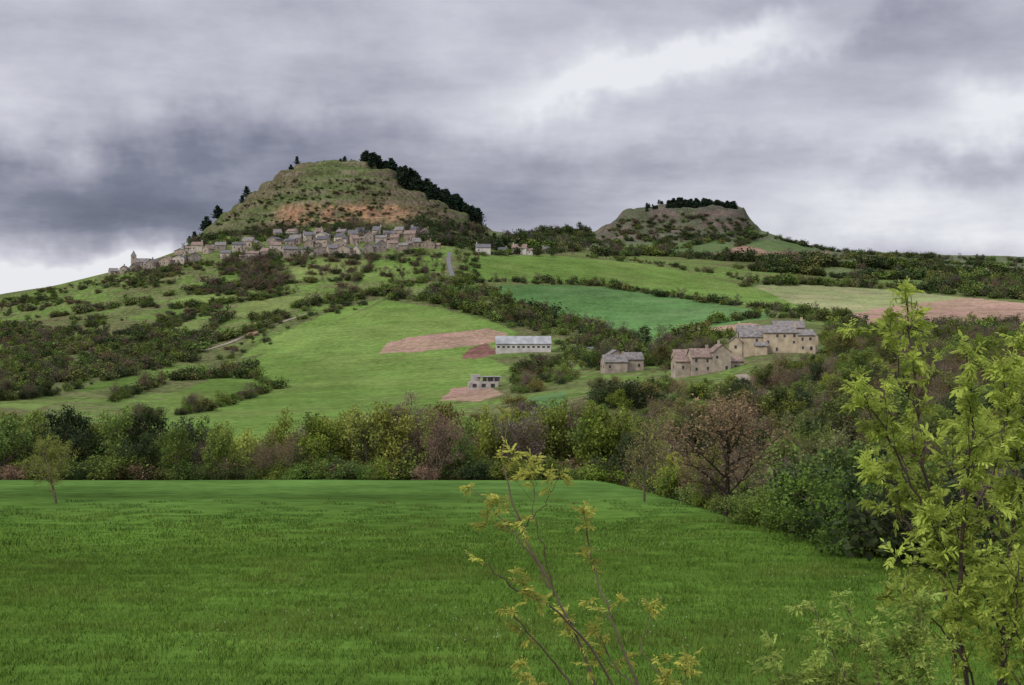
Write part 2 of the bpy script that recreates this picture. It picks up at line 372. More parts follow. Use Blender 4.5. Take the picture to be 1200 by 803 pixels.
def tree_mesh(name,seed,kind,mats,H=10.0,dens=1.0,lsz=1.0):
    rng=np.random.default_rng(seed);mb=MB();tips=[];up=np.array([0,0,1.])
    low=kind.startswith('s_');kd=kind[2:] if low else kind
    if kd=='broad':
        prm=dict(wob=.11,up=.06,max=2 if low else 3,kids=(8,4) if low else (9,6,4),t0=(.25,.25,.2),ang=1.0,ratio=(.55,.5,.5))
        grow(mb,rng,np.zeros(3),up,7.5,.24,0,prm,tips);m,ls,sp=(6,.75,.5) if low else (5,.36,.34)
    elif kd=='bare':
        prm=dict(wob=.13,up=.05,max=2 if low else 3,kids=(9,5) if low else (10,7,6),t0=(.18,.2,.15),ang=.85,ratio=(.62,.5,.5))
        grow(mb,rng,np.zeros(3),up,7.5,.2,0,prm,tips);m,ls,sp=(5,.42,.5) if low else (2,.2,.28)
    elif kd=='bush':
        prm=dict(wob=.16,up=.05,max=1 if low else 2,kids=(5,) if low else (6,4),t0=(.15,.2),ang=.8,ratio=(.6,.55))
        for i in range(7):
            a=i*.9+rng.uniform(0,.5)
            grow(mb,rng,np.zeros(3),nrm(np.array([math.cos(a)*.9,math.sin(a)*.9,1.])),rng.uniform(4.5,7.5),.1,0,prm,tips)
        m,ls,sp=(6,1.15,1.0) if low else (6,.62,.65)
    elif kd=='pine':
        n=9 if low else 13
        tube(mb,[(0,0,0),(rng.uniform(-.2,.2),0,5),(0,rng.uniform(-.2,.2),9.7)],[.22,.14,.03],6,0)
        for i in range(n):
            h=1.6+8*(i/n);Lb=2.9*(1-(i/n))**.75+.35
            for j in range(5 if low else 7):
                a=j*(1.26 if low else .9)+i*.7+rng.uniform(-.3,.3);l=Lb*rng.uniform(.55,1.2)
                e=np.array([math.cos(a)*l,math.sin(a)*l,h+l*.12+rng.uniform(-.3,.3)])
                tube(mb,[(0,0,h),e],[.05,.015],3,0)
                for t in (.35,.55,.75,.95):tips.append(np.array([0,0,h])*(1-t)+e*t)
        m,ls,sp=(3,1.0,.35) if low else (9,.42,.27)
    elif kd=='poplar':
        prm=dict(wob=.07,up=.14,max=2,kids=(24,7),t0=(.12,.1),ang=.55,ratio=(.28,.45))
        grow(mb,rng,np.zeros(3),up,9,.2,0,prm,tips);m,ls,sp=5,.3,.25
    T=np.array(tips);m=max(1,int(m*dens))
    C=np.repeat(T,m,0);C=C+rng.normal(0,sp,C.shape)
    sh=np.clip(np.repeat(rng.uniform(.6,1.3,len(T)),m)*rng.uniform(.8,1.2,len(C)),.4,1.6)
    C[:,2]=np.maximum(C[:,2],.15)
    leaves(mb,C,ls*lsz,1,rng,sh)
    return mb.build(name,mats,norm_h=H)
KIN={};pc=bpy.data.collections.new('tree_prototypes');pi=0
for kind,cnt in (('broad',4),('bare',4),('bush',3),('pine',2),('poplar',1),('s_broad',3),('s_bare',3),('s_bush',4),('s_pine',2)):
    KIN[kind]=[]
    for c in range(cnt):
        me=tree_mesh('%s_mesh_%d'%(kind,c),100+pi,kind,[darkbark if 'pine' in kind else barkM,leafT if ('s_' in kind or kind=='pine') else leafB],10.0)
        o=bpy.data.objects.new('p%02d_%s'%(pi,kind),me);pc.objects.link(o);KIN[kind].append(pi);pi+=1
def scatter_obj(name,pts,scl,rot,idx,tint,coll):
    me=bpy.data.meshes.new(name);n=len(pts);me.vertices.add(n)
    me.vertices.foreach_set('co',np.asarray(pts,np.float32).ravel())
    for nm,dt,v in (('scl','FLOAT_VECTOR',scl),('rot','FLOAT_VECTOR',rot),('tint','FLOAT_VECTOR',tint)):
        a=me.attributes.new(nm,dt,'POINT');a.data.foreach_set('vector',np.asarray(v,np.float32).ravel())
    a=me.attributes.new('idx','INT','POINT');a.data.foreach_set('value',np.asarray(idx,np.int32))
    o=obj(name,me)
    ng=bpy.data.node_groups.new(name+'_scatter','GeometryNodeTree')
    ng.interface.new_socket('Geometry',in_out='INPUT',socket_type='NodeSocketGeometry')
    ng.interface.new_socket('Geometry',in_out='OUTPUT',socket_type='NodeSocketGeometry')
    gi=ng.nodes.new('NodeGroupInput');go=ng.nodes.new('NodeGroupOutput')
    ip=ng.nodes.new('GeometryNodeInstanceOnPoints');ci=ng.nodes.new('GeometryNodeCollectionInfo')
    ci.inputs['Collection'].default_value=coll;ci.inputs['Separate Children'].default_value=True;ci.inputs['Reset Children'].default_value=True
    def na_(nm,dt):
        q=ng.nodes.new('GeometryNodeInputNamedAttribute');q.data_type=dt;q.inputs['Name'].default_value=nm
        return [s for s in q.outputs if s.name=='Attribute' and s.enabled][0]
    lk=ng.links.new
    lk(gi.outputs[0],ip.inputs['Points']);lk(ci.outputs[0],ip.inputs['Instance'])
    ip.inputs['Pick Instance'].default_value=True
    lk(na_('idx','INT'),ip.inputs['Instance Index']);lk(na_('scl','FLOAT_VECTOR'),ip.inputs['Scale'])
    er=ng.nodes.new('FunctionNodeEulerToRotation');lk(na_('rot','FLOAT_VECTOR'),er.inputs[0]);lk(er.outputs[0],ip.inputs['Rotation'])
    lk(ip.outputs[0],go.inputs[0])
    md=o.modifiers.new('scatter','NODES');md.node_group=ng
    return o
TINT={'light':(.25,.30,.07),'green':(.145,.20,.05),'dark':(.06,.085,.034),'brown':(.215,.155,.10),'purple':(.18,.135,.115),'olive':(.175,.18,.065),'pine':(.022,.036,.022),'spring':(.20,.26,.05)}
FTINT={'light':(.16,.20,.045),'green':(.10,.145,.036),'dark':(.055,.076,.03),'brown':(.115,.09,.056),'purple':(.11,.088,.07),'olive':(.115,.13,.045),'pine':(.022,.036,.022),'spring':(.145,.195,.045)}
KEEP=[(852,958,372,411,575),(786,880,402,438,535),(690,768,408,440,560),(574,652,390,414,690),(541,592,435,457,610),(553,650,284,298,1090),(523,531,298,323,1090)]
class Sc:
    def __init__(s):s.p=[];s.s=[];s.r=[];s.i=[];s.t=[]
    def add(s,p,H,kind,tint,wide=None):
        qx=CX+F*p[0]/p[1];qb=CY-F*p[2]/p[1];qt=CY-F*(p[2]+H)/p[1]
        hw=(1.0 if kind=='bush' else .42)*H*F/p[1]
        for (a,b_,c,d_,dd) in KEEP:
            if p[1]<dd+25 and a-hw<qx<b_+hw and qt<d_-2 and qb>c:return
        T_=FTINT if p[1]>600 else TINT
        if 450<p[1]<=600:
            k=(p[1]-450)/150;T_={q:tuple(np.array(TINT[q])*(1-k)+np.array(FTINT[q])*k) for q in (tint,)}
        if p[1]>600 and 's_'+kind in KIN:kind='s_'+kind
        kk=KIN[kind];w=(wide or 1.0)*R.uniform(.85,1.2)
        s.p.append((p[0],p[1],p[2]-.03*H));s.s.append((H/10*w,H/10*w,H/10));s.r.append((0,0,R.uniform(0,6.28)))
        s.i.append(kk[R.integers(len(kk))]);c=np.array(T_[tint])*R.uniform(.7,1.3)*np.array([R.uniform(.88,1.15),1,R.uniform(.85,1.15)])
        s.t.append(c)
    def make(s,name):
        print(name,len(s.p));return scatter_obj(name,s.p,s.s,s.r,s.i,s.t,pc)
def pick(mix):
    r=R.uniform()*sum(m[2] for m in mix)
    for m in mix:
        r-=m[2]
        if r<=0:return m[0],m[1]
    return mix[-1][:2]
SCRUB=[('bush','green',3),('bush','dark',3.2),('bush','olive',2.5),('bush','brown',2.6),('bare','purple',1.8),('broad','green',1.5),('broad','dark',1),('broad','spring',.7)]
HEDGE=[('bush','dark',3),('bush','green',3),('broad','dark',1.5),('bare','brown',2),('broad','green',2.4),('bare','purple',1.3),('bush','olive',1.5),('broad','spring',1.8)]
BROWN=[('bare','purple',4),('bare','brown',4),('bush','brown',3),('bush','dark',1.5),('broad','green',1.4)]
MIXW=[('bare','brown',3.6),('bare','purple',2.4),('broad','olive',2.5),('broad','green',3),('broad','spring',2.6),('bush','dark',1.5),('broad','dark',1.4),('bush','green',1.5)]
def hedge(S,line,H=(2.5,5),step=4.0,mix=HEDGE,jit=1.2,dmin=330):
    pp=[]
    for (x1,y1),(x2,y2) in zip(line[:-1],line[1:]):
        n=max(1,int(math.hypot(x2-x1,(y2-y1)*2)/step*1.25))
        for i in range(n):
            t=(i+R.uniform())/n;xx=x1+(x2-x1)*t
            if fbm(np.array(xx/17.),np.array(y1/5.),2,77)<.27:continue
            pp.append((xx+R.normal(0,jit),y1+(y2-y1)*t+R.normal(0,jit*.6)))
    for p in ground_many(pp,dmin):
        k,t=pick(mix);h=R.uniform(*H)*R.choice([.6,.85,1,1.5])*(1 if k!='bare' else 1.25)
        S.add(p,h,k,t,1.3 if k=='bush' else 1.1)
def area(S,poly,n,H=(2,4),mix=SCRUB,dmin=330,clump=0,dmax=1e9):
    xs=[p[0] for p in poly];ys=[p[1] for p in poly];c=0;pp=[];tr=0
    while c<n and tr<n*40:
        tr+=1
        a=R.uniform(min(xs),max(xs));b=R.uniform(min(ys),max(ys))
        if not inpoly(np.array(a),np.array(b),poly):continue
        if clump and fbm(np.array(a/34.),np.array(b/8.),3,91)<clump+R.normal(0,.025):continue
        pp.append((a,b));c+=1
    for p in ground_many(pp,dmin):
        if p[1]>dmax:continue
        k,t=pick(mix);h=R.uniform(*H)*R.choice([.65,1,1,1.3])*(1 if k=='bush' else 1.5)
        S.add(p,h,k,t,1.4 if k=='bush' else 1.1)
S=Sc()
hedge(S,[(0,470),(60,464),(120,447),(190,428),(250,402),(300,388),(340,372)],(2.5,5.5),2.4)
hedge(S,[(130,472),(200,446),(250,443),(300,432)],(2.5,5.5),2.4)
hedge(S,[(160,494),(240,482),(325,456)],(2,4.5),2.6)
hedge(S,[(230,440),(300,445),(325,456)],(2,4.5),3)
hedge(S,[(300,378),(345,362),(400,352),(440,345),(500,352),(560,367),(606,380),(660,383),(700,388)],(3,6),1.9,jit=3)
hedge(S,[(440,346),(470,335),(520,330),(560,334)],(3,5.5),2.2,jit=3)
hedge(S,[(527,318),(560,330),(640,331),(700,334),(780,347),(860,357),(930,366),(1000,371)],(2.5,5),2.2,jit=1.4)
hedge(S,[(800,397),(840,378),(900,372),(960,374),(1010,380)],(3,6),3)
hedge(S,[(560,340),(585,352),(620,368),(690,388),(740,400),(800,402),(840,395)],(4,7),1.8,jit=3.5)
hedge(S,[(870,334),(920,332),(1000,336),(1080,341),(1140,347),(1200,350)],(4,7),2.2,jit=1.8)
hedge(S,[(545,300),(600,298),(660,298),(760,309),(850,322),(880,332)],(2.5,5),4,jit=1)
hedge(S,[(1000,385),(1080,389),(1170,388),(1200,386)],(3,5),2.2,jit=1.5)
hedge(S,[(455,350),(462,340),(519,322),(524,300)],(3,5),3)
hedge(S,[(415,333),(436,308),(445,300)],(3,5),3)
hedge(S,[(200,362),(280,354),(345,344)],(2.5,4.5),2.4)
hedge(S,[(250,340),(330,332),(420,328)],(2.5,4.5),2.4)
hedge(S,[(100,398),(160,402),(240,394),(262,372)],(3,5),2.4,SCRUB)
hedge(S,[(0,420),(60,412),(140,408)],(3,5),2.4,SCRUB)
hedge(S,[(60,372),(140,360),(200,346),(260,332)],(2.5,5),2.4,SCRUB)
hedge(S,[(0,455),(40,448),(100,440),(160,424)],(3,5.5),2.2)
S.make('hedgerow_trees')
S=Sc()
area(S,[(0,350),(120,330),(230,312),(320,318),(330,345),(240,375),(150,398),(60,430),(0,455)],1250,(1.3,3.6),SCRUB,clump=.53)
area(S,[(0,385),(110,380),(240,395),(230,425),(120,445),(0,462)],750,(2.0,4.6),SCRUB,clump=.49)
area(S,[(0,400),(150,402),(190,420),(120,444),(0,460)],330,(2.5,5),SCRUB)
area(S,[(200,312),(330,306),(520,300),(520,316),(440,345),(330,348),(240,345)],300,(2,4.5),BROWN,clump=.52,dmax=1190)
area(S,[(265,300),(325,296),(340,318),(330,345),(280,340)],140,(3.5,6),BROWN)
area(S,[(600,372),(700,385),(760,405),(880,400),(870,430),(700,436),(650,455),(600,478),(590,440),(655,412)],380,(2.5,5.5),HEDGE,clump=.45)
area(S,[(525,300),(560,300),(560,335),(620,370),(600,385),(540,360),(500,350),(520,330)],200,(3,6),HEDGE)
area(S,[(690,420),(800,405),(880,445),(1000,418),(1200,388),(1200,440),(900,470),(700,480)],560,(4,7),MIXW)
area(S,[(960,402),(1000,388),(1200,392),(1200,420),(990,425)],380,(4,7),MIXW,dmin=520)
area(S,[(0,350),(60,340),(130,323),(230,300),(235,310),(120,335),(0,362)],120,(1.5,3.5),SCRUB)
area(S,[(380,345),(440,352),(345,398),(300,420),(260,430),(240,420),(330,378)],60,(2,3.5),SCRUB,clump=.5)
area(S,[(130,326),(220,308),(320,303),(500,295),(500,300),(330,312),(200,320)],140,(2,5),BROWN+[('bush','green',4),('bush','dark',3)],dmin=1060)
S.make('hillside_scrub')
S=Sc()
area(S,[(232,285),(262,255),(330,212),(460,210),(560,268),(560,285),(400,272)],520,(1.0,2.6),[('bush','dark',4),('bush','brown',2),('bush','olive',2)],clump=.47,dmax=1420)
area(S,[(480,262),(560,268),(600,290),(560,296),(500,285),(470,275)],160,(4,7),[('bare','purple',2),('bush','dark',3),('broad','dark',2)],dmin=1150,dmax=1420)
area(S,[(205,300),(232,278),(300,268),(420,262),(480,270),(480,282),(330,282),(240,290)],330,(3,5.5),[('bush','dark',3),('bush','green',2),('bare','purple',2),('bare','brown',1.5)],dmin=1140,dmax=1420)
S.make('peak_scrub')
S=Sc()
def hgt(p,d):
    xx=d*(p-CX)/F;return np.array([xx,d,height([xx],[d])[0]])
def skyline(px,d0,d1): return hgt(px,R.uniform(d0,d1))
for i in range(48):S.add(skyline(R.uniform(424,464),1345,1385),R.uniform(6,13),'pine','pine',1.3)
for i in range(130):S.add(skyline(R.uniform(468,562),1315,1385),R.uniform(7,16),'pine','pine',1.3)
for a,h in ((341,9),(348,10),(380,5),(399,6),(404,7),(412,5),(284,11),(289,13),(295,7),(255,15),(258,12),(238,12),(242,14),(246,9),(228,9),(222,8),(415,5)):
    S.add(skyline(a,1365,1375),h,'pine','pine',1.2)
for i in range(30):S.add(skyline(R.uniform(576,650),1180,1260),R.uniform(5,11),'pine' if R.uniform()<.5 else 'broad','dark',1.3)
for i in range(26):
    g=ground(R.uniform(580,640),R.uniform(286,297),1150)
    if g is not None:S.add(g,R.uniform(5,9),'pine','pine',1.2)
S.make('pine_grove')
S=Sc()
for i in range(170):S.add(skyline(R.uniform(782,862),2800,2860),R.uniform(6,14),'pine','pine',1.7)
for i in range(20):S.add(skyline(R.uniform(755,785),2800,2860),R.uniform(4,13),'pine','pine',1.2)
FARM=[('bush','dark',4),('bush','green',1.5),('bush','olive',1.5),('bare','purple',1),('broad','dark',2)]
area(S,[(575,285),(640,270),(690,268),(700,285),(690,296),(620,298)],320,(7,12),FARM,dmin=1500)
area(S,[(700,285),(880,270),(900,282),(800,290),(700,298)],150,(5,9),FARM,dmin=1500,clump=.5)
area(S,[(700,285),(720,258),(860,246),(885,270),(880,284)],190,(4,8),[('bush','dark',4),('bush','green',1),('bush','brown',2)],dmin=2500,clump=.42)
for ln in ([(700,300),(780,300),(860,306),(960,306),(1000,303)],[(860,283),(900,277),(950,290),(1000,297),(1100,303),(1200,307)],[(740,296),(800,291),(845,279)],[(900,310),(980,312),(1060,316),(1200,322)],[(880,318),(960,324),(1080,330),(1200,334)],[(1000,300),(1060,307),(1200,313)],[(860,290),(880,284)]):
    hedge(S,ln,(5,10),2.2,FARM,jit=1.0,dmin=1210)
area(S,[(1080,330),(1200,326),(1200,348),(1130,344)],170,(4,8),HEDGE)
area(S,[(900,305),(1200,312),(1200,334),(1000,330),(860,318)],100,(4,7),FARM,dmin=1210,clump=.55)
S.make('distant_hedges')
# valley woodland behind the field
S=Sc()
toppy=lambda p:np.interp(p,[-200,0,60,130,200,300,380,430,480,560,640,700,760,850,930,1000,1100,1200,1400],[470,474,488,492,498,500,488,474,480,484,474,472,468,460,478,495,490,470,460])
for i in range(350):
    p=R.uniform(-250,770);d=R.uniform(223,290);g=hgt(p,d)
    tp=toppy(p)+R.normal(0,16)
    H=np.clip(d*(CY-tp)/F-g[2],4,17)
    if 488<p<535 and R.uniform()<.4:k,t='pine','dark'
    elif p<130 or 150<p<260:k,t=pick([('broad','dark',1.5),('broad','green',3.5),('bare','brown',2),('broad','spring',3)])
    elif 380<p<440 or 455<p<480: k,t=pick([('poplar','light',2),('broad','light',3),('bare','brown',1)])
    else:k,t=pick([('bare','brown',3.5),('bare','purple',2.5),('broad','olive',2),('broad','light',2),('broad','spring',2),('broad','green',1.5)])
    S.add(g,H,k,t,.85)
for i in range(330):
    p=R.uniform(-250,770);d=R.uniform(221,250);g=hgt(p,d)
    k,t=pick([('bush','green',4),('bush','dark',2),('bush','spring',2.5),('bush','brown',1.2)])
    S.add(g,R.uniform(2,5.5),k,t,1.3)
lim=lambda p:np.interp(p,[560,620,700,800,870,930,1000,1200,1500],[478,464,452,450,446,430,420,404,400])
for i in range(850):
    p=R.uniform(560,1400);e=np.interp(p,PXG,E);d=e+18+(540-e-18)*R.uniform()**.8;g=hgt(p,d)
    H=min(R.uniform(6,13.5),d*(CY-lim(p)-R.uniform(0,20))/F-g[2])
    if H<2.5:continue
    k,t=pick(MIXW if H>6 else SCRUB);S.add(g,H,k,t,1.05)
for i in range(230):
    p=R.uniform(752,1400);e=np.interp(p,PXG,E);d=R.uniform(e+3,e+26);g=hgt(p,d)
    if R.uniform()<.6:
        k,t=pick([('bush','green',3),('bush','dark',2),('bush','spring',3)]);S.add(g,R.uniform(2,4.5),k,t,1.3)
    else:
        k,t=pick(MIXW);S.add(g,R.uniform(5,9),k,t,1.0)
S.make('valley_woodland')
def one_tree(name,seed,kind,col,px_,py_,H,wide=1.0,dens=1.0,bark=barkM,d=None,lsz=1.0):
    if d is None: d=9.34/((py_-CY)/F-.0553)
    g=hgt(px_,d);m=foliage_mat(name+'_leaves',col)
    me=tree_mesh(name,seed,kind,[bark,m],H,dens,lsz)
    o=obj(name,me,None,(g[0],g[1],g[2]-.15));o.scale=(wide,wide,1);return o
one_tree('bare_walnut_tree',301,'bare',(.25,.18,.10),850,606,13.2,1.15,1.5,bark=darkbark)
one_tree('bare_ash_tree',302,'bare',(.24,.22,.08),755,592,11.0,.85,1.0)
one_tree('bushy_green_tree',303,'bush',(.13,.205,.04),990,640,7.0,1.05,4,lsz=.6)
one_tree('bushy_green_tree',304,'bush',(.10,.165,.04),1045,655,6.0,1.1,4,lsz=.6)
one_tree('bushy_green_tree',305,'bush',(.17,.24,.05),935,625,5.0,1.1,4,lsz=.6)
one_tree('small_field_tree',306,'bare',(.22,.24,.06),66,592,8.2,.95,2.0)
one_tree('hawthorn_bush',307,'bush',(.15,.21,.05),890,618,3.6,1.4,3,lsz=.65)
# ------------------------------------------------------------------ grass
grassT=foliage_mat('grass_blades',None,0.0,.12)
gc=bpy.data.collections.new('grass_prototypes')
for k in range(5):
    rng=np.random.default_rng(500+k);mb=MB();n=300 if k<3 else 110;ws=1 if k<3 else 2.0
    b0=np.column_stack([rng.uniform(-1.1,1.1,n),rng.uniform(-1.1,1.1,n),np.full(n,-.06)])
    a=rng.uniform(0,6.28,n);wd=rng.uniform(.014,.028,n)*ws;hh=rng.uniform(.12,.28,n)
    dv=np.column_stack([np.cos(a),np.sin(a),a*0]);ln=rng.normal(0,.08,(n,3));ln[:,2]=hh
    V=np.stack([b0-dv*wd[:,None],b0+dv*wd[:,None],b0+ln],1).reshape(-1,3)
    mb.add(V,np.arange(3*n).reshape(n,3),0,np.repeat(rng.uniform(.65,1.35,n),3))
    me=mb.build('grass_patch_mesh_%d'%k,[grassT]);o=bpy.data.objects.new('g%02d'%k,me);gc.objects.link(o)
pp=[]
yy=44.0
while yy<165:
    hw=yy*.42+4;xs=np.arange(-hw,hw,1.9)
    e=np.interp(pxof(xs,np.full(len(xs),yy)),PXG,E)
    for q,ee in zip(xs,e):
        if yy<ee+2 and R.uniform()>(yy-100)/65:pp.append((q+R.uniform(-.4,.4),yy+R.uniform(-.4,.4)))
    yy+=1.9
pp=np.array(pp);gz=height(pp[:,0],pp[:,1]);n=len(pp)
v=.8+.4*fbm(pp[:,0]/14,pp[:,1]/30,3,80);big=fbm(pp[:,0]/5,pp[:,1]/5,3,83);bg2=fbm(pp[:,0]/22,pp[:,1]/12,3,84)
t=sst(100,165,pp[:,1])[:,None]
tc=(np.array([.084,.150,.024])*(1-t)+np.array([.080,.150,.032])*t)*v[:,None]*(.75+.5*bg2)[:,None]
yb=sst(.5,.75,big)[:,None]*.5;tc=tc*(1-yb)+np.array([.145,.18,.04])*yb
s=R.uniform(.85,1.2,n)*(.6+.8*big)
gi_=np.where(pp[:,1]<100,R.integers(0,3,n),R.integers(3,5,n))
scatter_obj('field_grass',np.column_stack([pp,gz]),np.column_stack([np.ones(n),np.ones(n),s]),np.column_stack([np.full(n,-.055),np.zeros(n),R.integers(0,4,n)*1.5708]),gi_,tc,gc)
mb=MB();ph=(1+5**.5)/2
ico=np.array([(-1,ph,0),(1,ph,0),(-1,-ph,0),(1,-ph,0),(0,-1,ph),(0,1,ph),(0,-1,-ph),(0,1,-ph),(ph,0,-1),(ph,0,1),(-ph,0,-1),(-ph,0,1)])/1.9
icf=np.array([(0,11,5),(0,5,1),(0,1,7),(0,7,10),(0,10,11),(1,5,9),(5,11,4),(11,10,2),(10,7,6),(7,1,8),(3,9,4),(3,4,2),(3,2,6),(3,6,8),(3,8,9),(4,9,5),(2,4,11),(6,2,10),(8,6,7),(9,8,1)])
for i in range(750):
    d=R.uniform(55,125);xq=R.uniform(-.3,.3)*d
    if fbm(np.array(xq/9),np.array(d/9),2,66)<.5+R.normal(0,.08):continue
    p0=hgt(CX+F*xq/d,d)
    hh=R.uniform(.22,.36);c=p0+np.array([0,0,hh])
    mb.add(ico*R.uniform(.018,.03)+c,icf,0)
    tube(mb,[p0,c],[.004,.004],3,1)
whiteM=simple_mat('seed_head',(.42,.43,.32),.9,.2,20);stemM=simple_mat('stem_green',(.1,.16,.04),.8)
obj('dandelion_clocks',mb.build('dandelion_clocks',[whiteM,stemM]))
# ------------------------------------------------------------------ buildings
stone=[simple_mat('limestone_wall_a',(.36,.30,.235),.9,.35,.5,bump=.3),simple_mat('limestone_wall_b',(.27,.22,.17),.9,.4,.6,bump=.3),simple_mat('rendered_wall_cream',(.45,.40,.32),.9,.3,.4),simple_mat('stone_wall_grey',(.26,.225,.19),.9,.4,.5,bump=.3)]
farmwall=simple_mat('farmhouse_wall',(.45,.37,.26),.9,.35,.35,bump=.3)
whitewall=simple_mat('whitewashed_wall',(.50,.47,.43),.9,.25,.3);concrete=simple_mat('concrete_block',(.40,.37,.33),.9,.3,.5)
roofs=[simple_mat('slate_roof',(.13,.125,.13),.8,.4,1.0,bump=.3,spec=.1),simple_mat('lauze_roof_grey',(.185,.17,.16),.9,.45,.8,bump=.3,spec=.1),simple_mat('weathered_tile_roof',(.21,.155,.125),.9,.4,.8,bump=.3,spec=.1),simple_mat('dark_slate_roof',(.09,.09,.10),.8,.3,1.0,spec=.1)]
fibro=simple_mat('fibre_cement_roof',(.29,.295,.30),.85,.35,.3,spec=.1)
glass=simple_mat('window_glass',(.045,.045,.05),.2,.2,1,spec=.5);trim=simple_mat('window_surround',(.34,.30,.25),.8,.1,1);wood=simple_mat('door_wood',(.10,.06,.035),.7,.3,4)
def box(mb,c,s,mat=0):
    c=np.array(c,float);s=np.array(s,float)/2
    V=[c+s*np.array(v) for v in [(-1,-1,-1),(1,-1,-1),(1,1,-1),(-1,1,-1),(-1,-1,1),(1,-1,1),(1,1,1),(-1,1,1)]]
    mb.add(V,[(0,3,2,1),(4,5,6,7),(0,1,5,4),(1,2,6,5),(2,3,7,6),(3,0,4,7)],mat)
def wing(mbs,cx,cy,w,dp,h,rh,wi,along='x',base=-5,seed=0,rot=0,win=True,storeys=None,door=False,chim=False,z0=0,hip=0.0,wstep=3.2):
    rng=np.random.default_rng(seed)
    def T(V):
        V=np.asarray(V,float).reshape(-1,3).copy()
        if along=='y':V=np.column_stack([V[:,1],-V[:,0],V[:,2]])
        c,s_=math.cos(rot),math.sin(rot);x_=V[:,0]*c-V[:,1]*s_;y_=V[:,0]*s_+V[:,1]*c
        return np.column_stack([x_+cx,y_+cy,V[:,2]+z0])
    L_,B=(w,dp) if along=='x' else (dp,w)
    a,b=L_/2,B/2
    V=[(-a,-b,base),(a,-b,base),(a,b,base),(-a,b,base),(-a,-b,h),(a,-b,h),(a,b,h),(-a,b,h),(-a,0,h+rh),(a,0,h+rh)]
    mbs['wall'].add(T(V),[(0,1,5,4),(2,3,7,6),(0,3,2,1)],0)
    if hip==0:mbs['wall'].add(T(V),[(1,2,6,9,5),(3,0,4,8,7)],0)
    else:mbs['wall'].add(T(V),[(1,2,6,5),(3,0,4,7)],0)
    o=.4;th=.22;k=rh/b;a2=a+.3;hi=hip*a
    V=[(-a2,-b-o,h-o*k+.02),(a2,-b-o,h-o*k+.02),(a2-hi,0,h+rh+.02),(-a2+hi,0,h+rh+.02),(a2,b+o,h-o*k+.02),(-a2,b+o,h-o*k+.02)]
    V=V+[(p[0],p[1],p[2]+th) for p in V]
    mbs['roof'].add(T(V),[(6,7,8,9),(9,8,10,11),(0,3,2,1),(3,5,4,2),(0,1,7,6),(4,5,11,10),(1,2,8,7),(2,4,10,8),(3,0,6,9),(5,3,9,11)],0)
    if hip>0:
        mbs['roof'].add(T(V),[(7,10,8),(6,9,11)],0)
    ns=storeys or max(1,int(h/2.9))
    def addw(x_,z_,sd,ww,hh,key='win'):
        for kk,e,t in (('trim',.14,.03),(key,0,.05)):
            c=MB()
            box(c,(0,0,0),(ww+2*e,t*2,hh+2*e))
            VV=c.V[0];FF=c.F[0][0]
            if sd==0:VV=VV+[x_,-b,z_]
            elif sd==2:VV=VV+[x_,b,z_]
            elif sd==1:VV=np.column_stack([-VV[:,1],VV[:,0],VV[:,2]])+[a,x_,z_]
            else:VV=np.column_stack([VV[:,1],-VV[:,0],VV[:,2]])+[-a,x_,z_]
            mbs[kk].add(T(VV),FF,0)
    if win:
        for s_ in range(ns):
            zc=(s_+.5)*h/ns+.1
            for sd in range(4):
                ln=2*a if sd in(0,2) else 2*b
                n=max(1,int(ln/wstep))
                for i in range(n):
                    if rng.uniform()<.3:continue
                    xx=(i+.5)/n*ln-ln/2+rng.uniform(-.3,.3)
                    if door and s_==0 and sd==0 and i==n//2:
                        addw(xx,1.05,0,1.2,2.1,'door');continue
                    addw(xx,zc+rng.uniform(-.15,.15),sd,rng.uniform(.7,1.0),rng.uniform(.9,1.35))
    if chim:
        c=MB();xx=rng.choice([-1,1])*(a-.8);box(c,(xx,b*.2,h+rh*.8+.7),(.9,.7,1.9+rh*.3));mbs['chim'].add(T(c.V[0]),c.F[0][0],0)
def finish(name,mbs,loc,wm,rm,extra=None,rotz=0):
    e=bpy.data.objects.new(name,None);scene.collection.objects.link(e);e.location=loc;e.rotation_euler=(0,0,rotz);e.empty_display_size=2
    for k,nm,mt in (('wall','walls',wm),('roof','roof',rm),('win','windows',glass),('trim','window_surrounds',trim),('door','doors',wood),('chim','chimneys',wm)):
        if mbs[k].n:obj(nm,mbs[k].build(name+'_'+nm,[mt]),e)
    return e
def newb():return {k:MB() for k in('wall','roof','win','trim','door','chim')}
bseed=[900]
def house(name,px_,py_,wpx,hpx,rpx,dp,wm,rm,rot=0,along='x',dmin=900,chim=True,d=None,lean=False):
    g=ground(px_,py_,dmin) if d is None else hgt(px_,d)
    if g is None:return
    m=g[1]/F;bseed[0]+=1;b=newb();w=wpx*m
    wing(b,0,0,w,dp,hpx*m,rpx*m,0,along,seed=bseed[0],door=True,chim=chim)
    if lean:
        sd=R.choice([-1,1]);lw=R.uniform(3,5)
        wing(b,sd*(w/2+lw/2+.05),R.uniform(-1,1),lw,dp*.7,hpx*m*R.uniform(.5,.75),rpx*m*.55,0,'x',seed=bseed[0]+1,win=R.uniform()<.5)
    finish(name,b,g-np.array([0,0,.3]),wm,rm,rotz=rot)
basel=lambda p:np.interp(p,[120,135,150,180,220,260,300,340,400,450,498],[322,319,317,312,304,301,300,298,296,292,290])
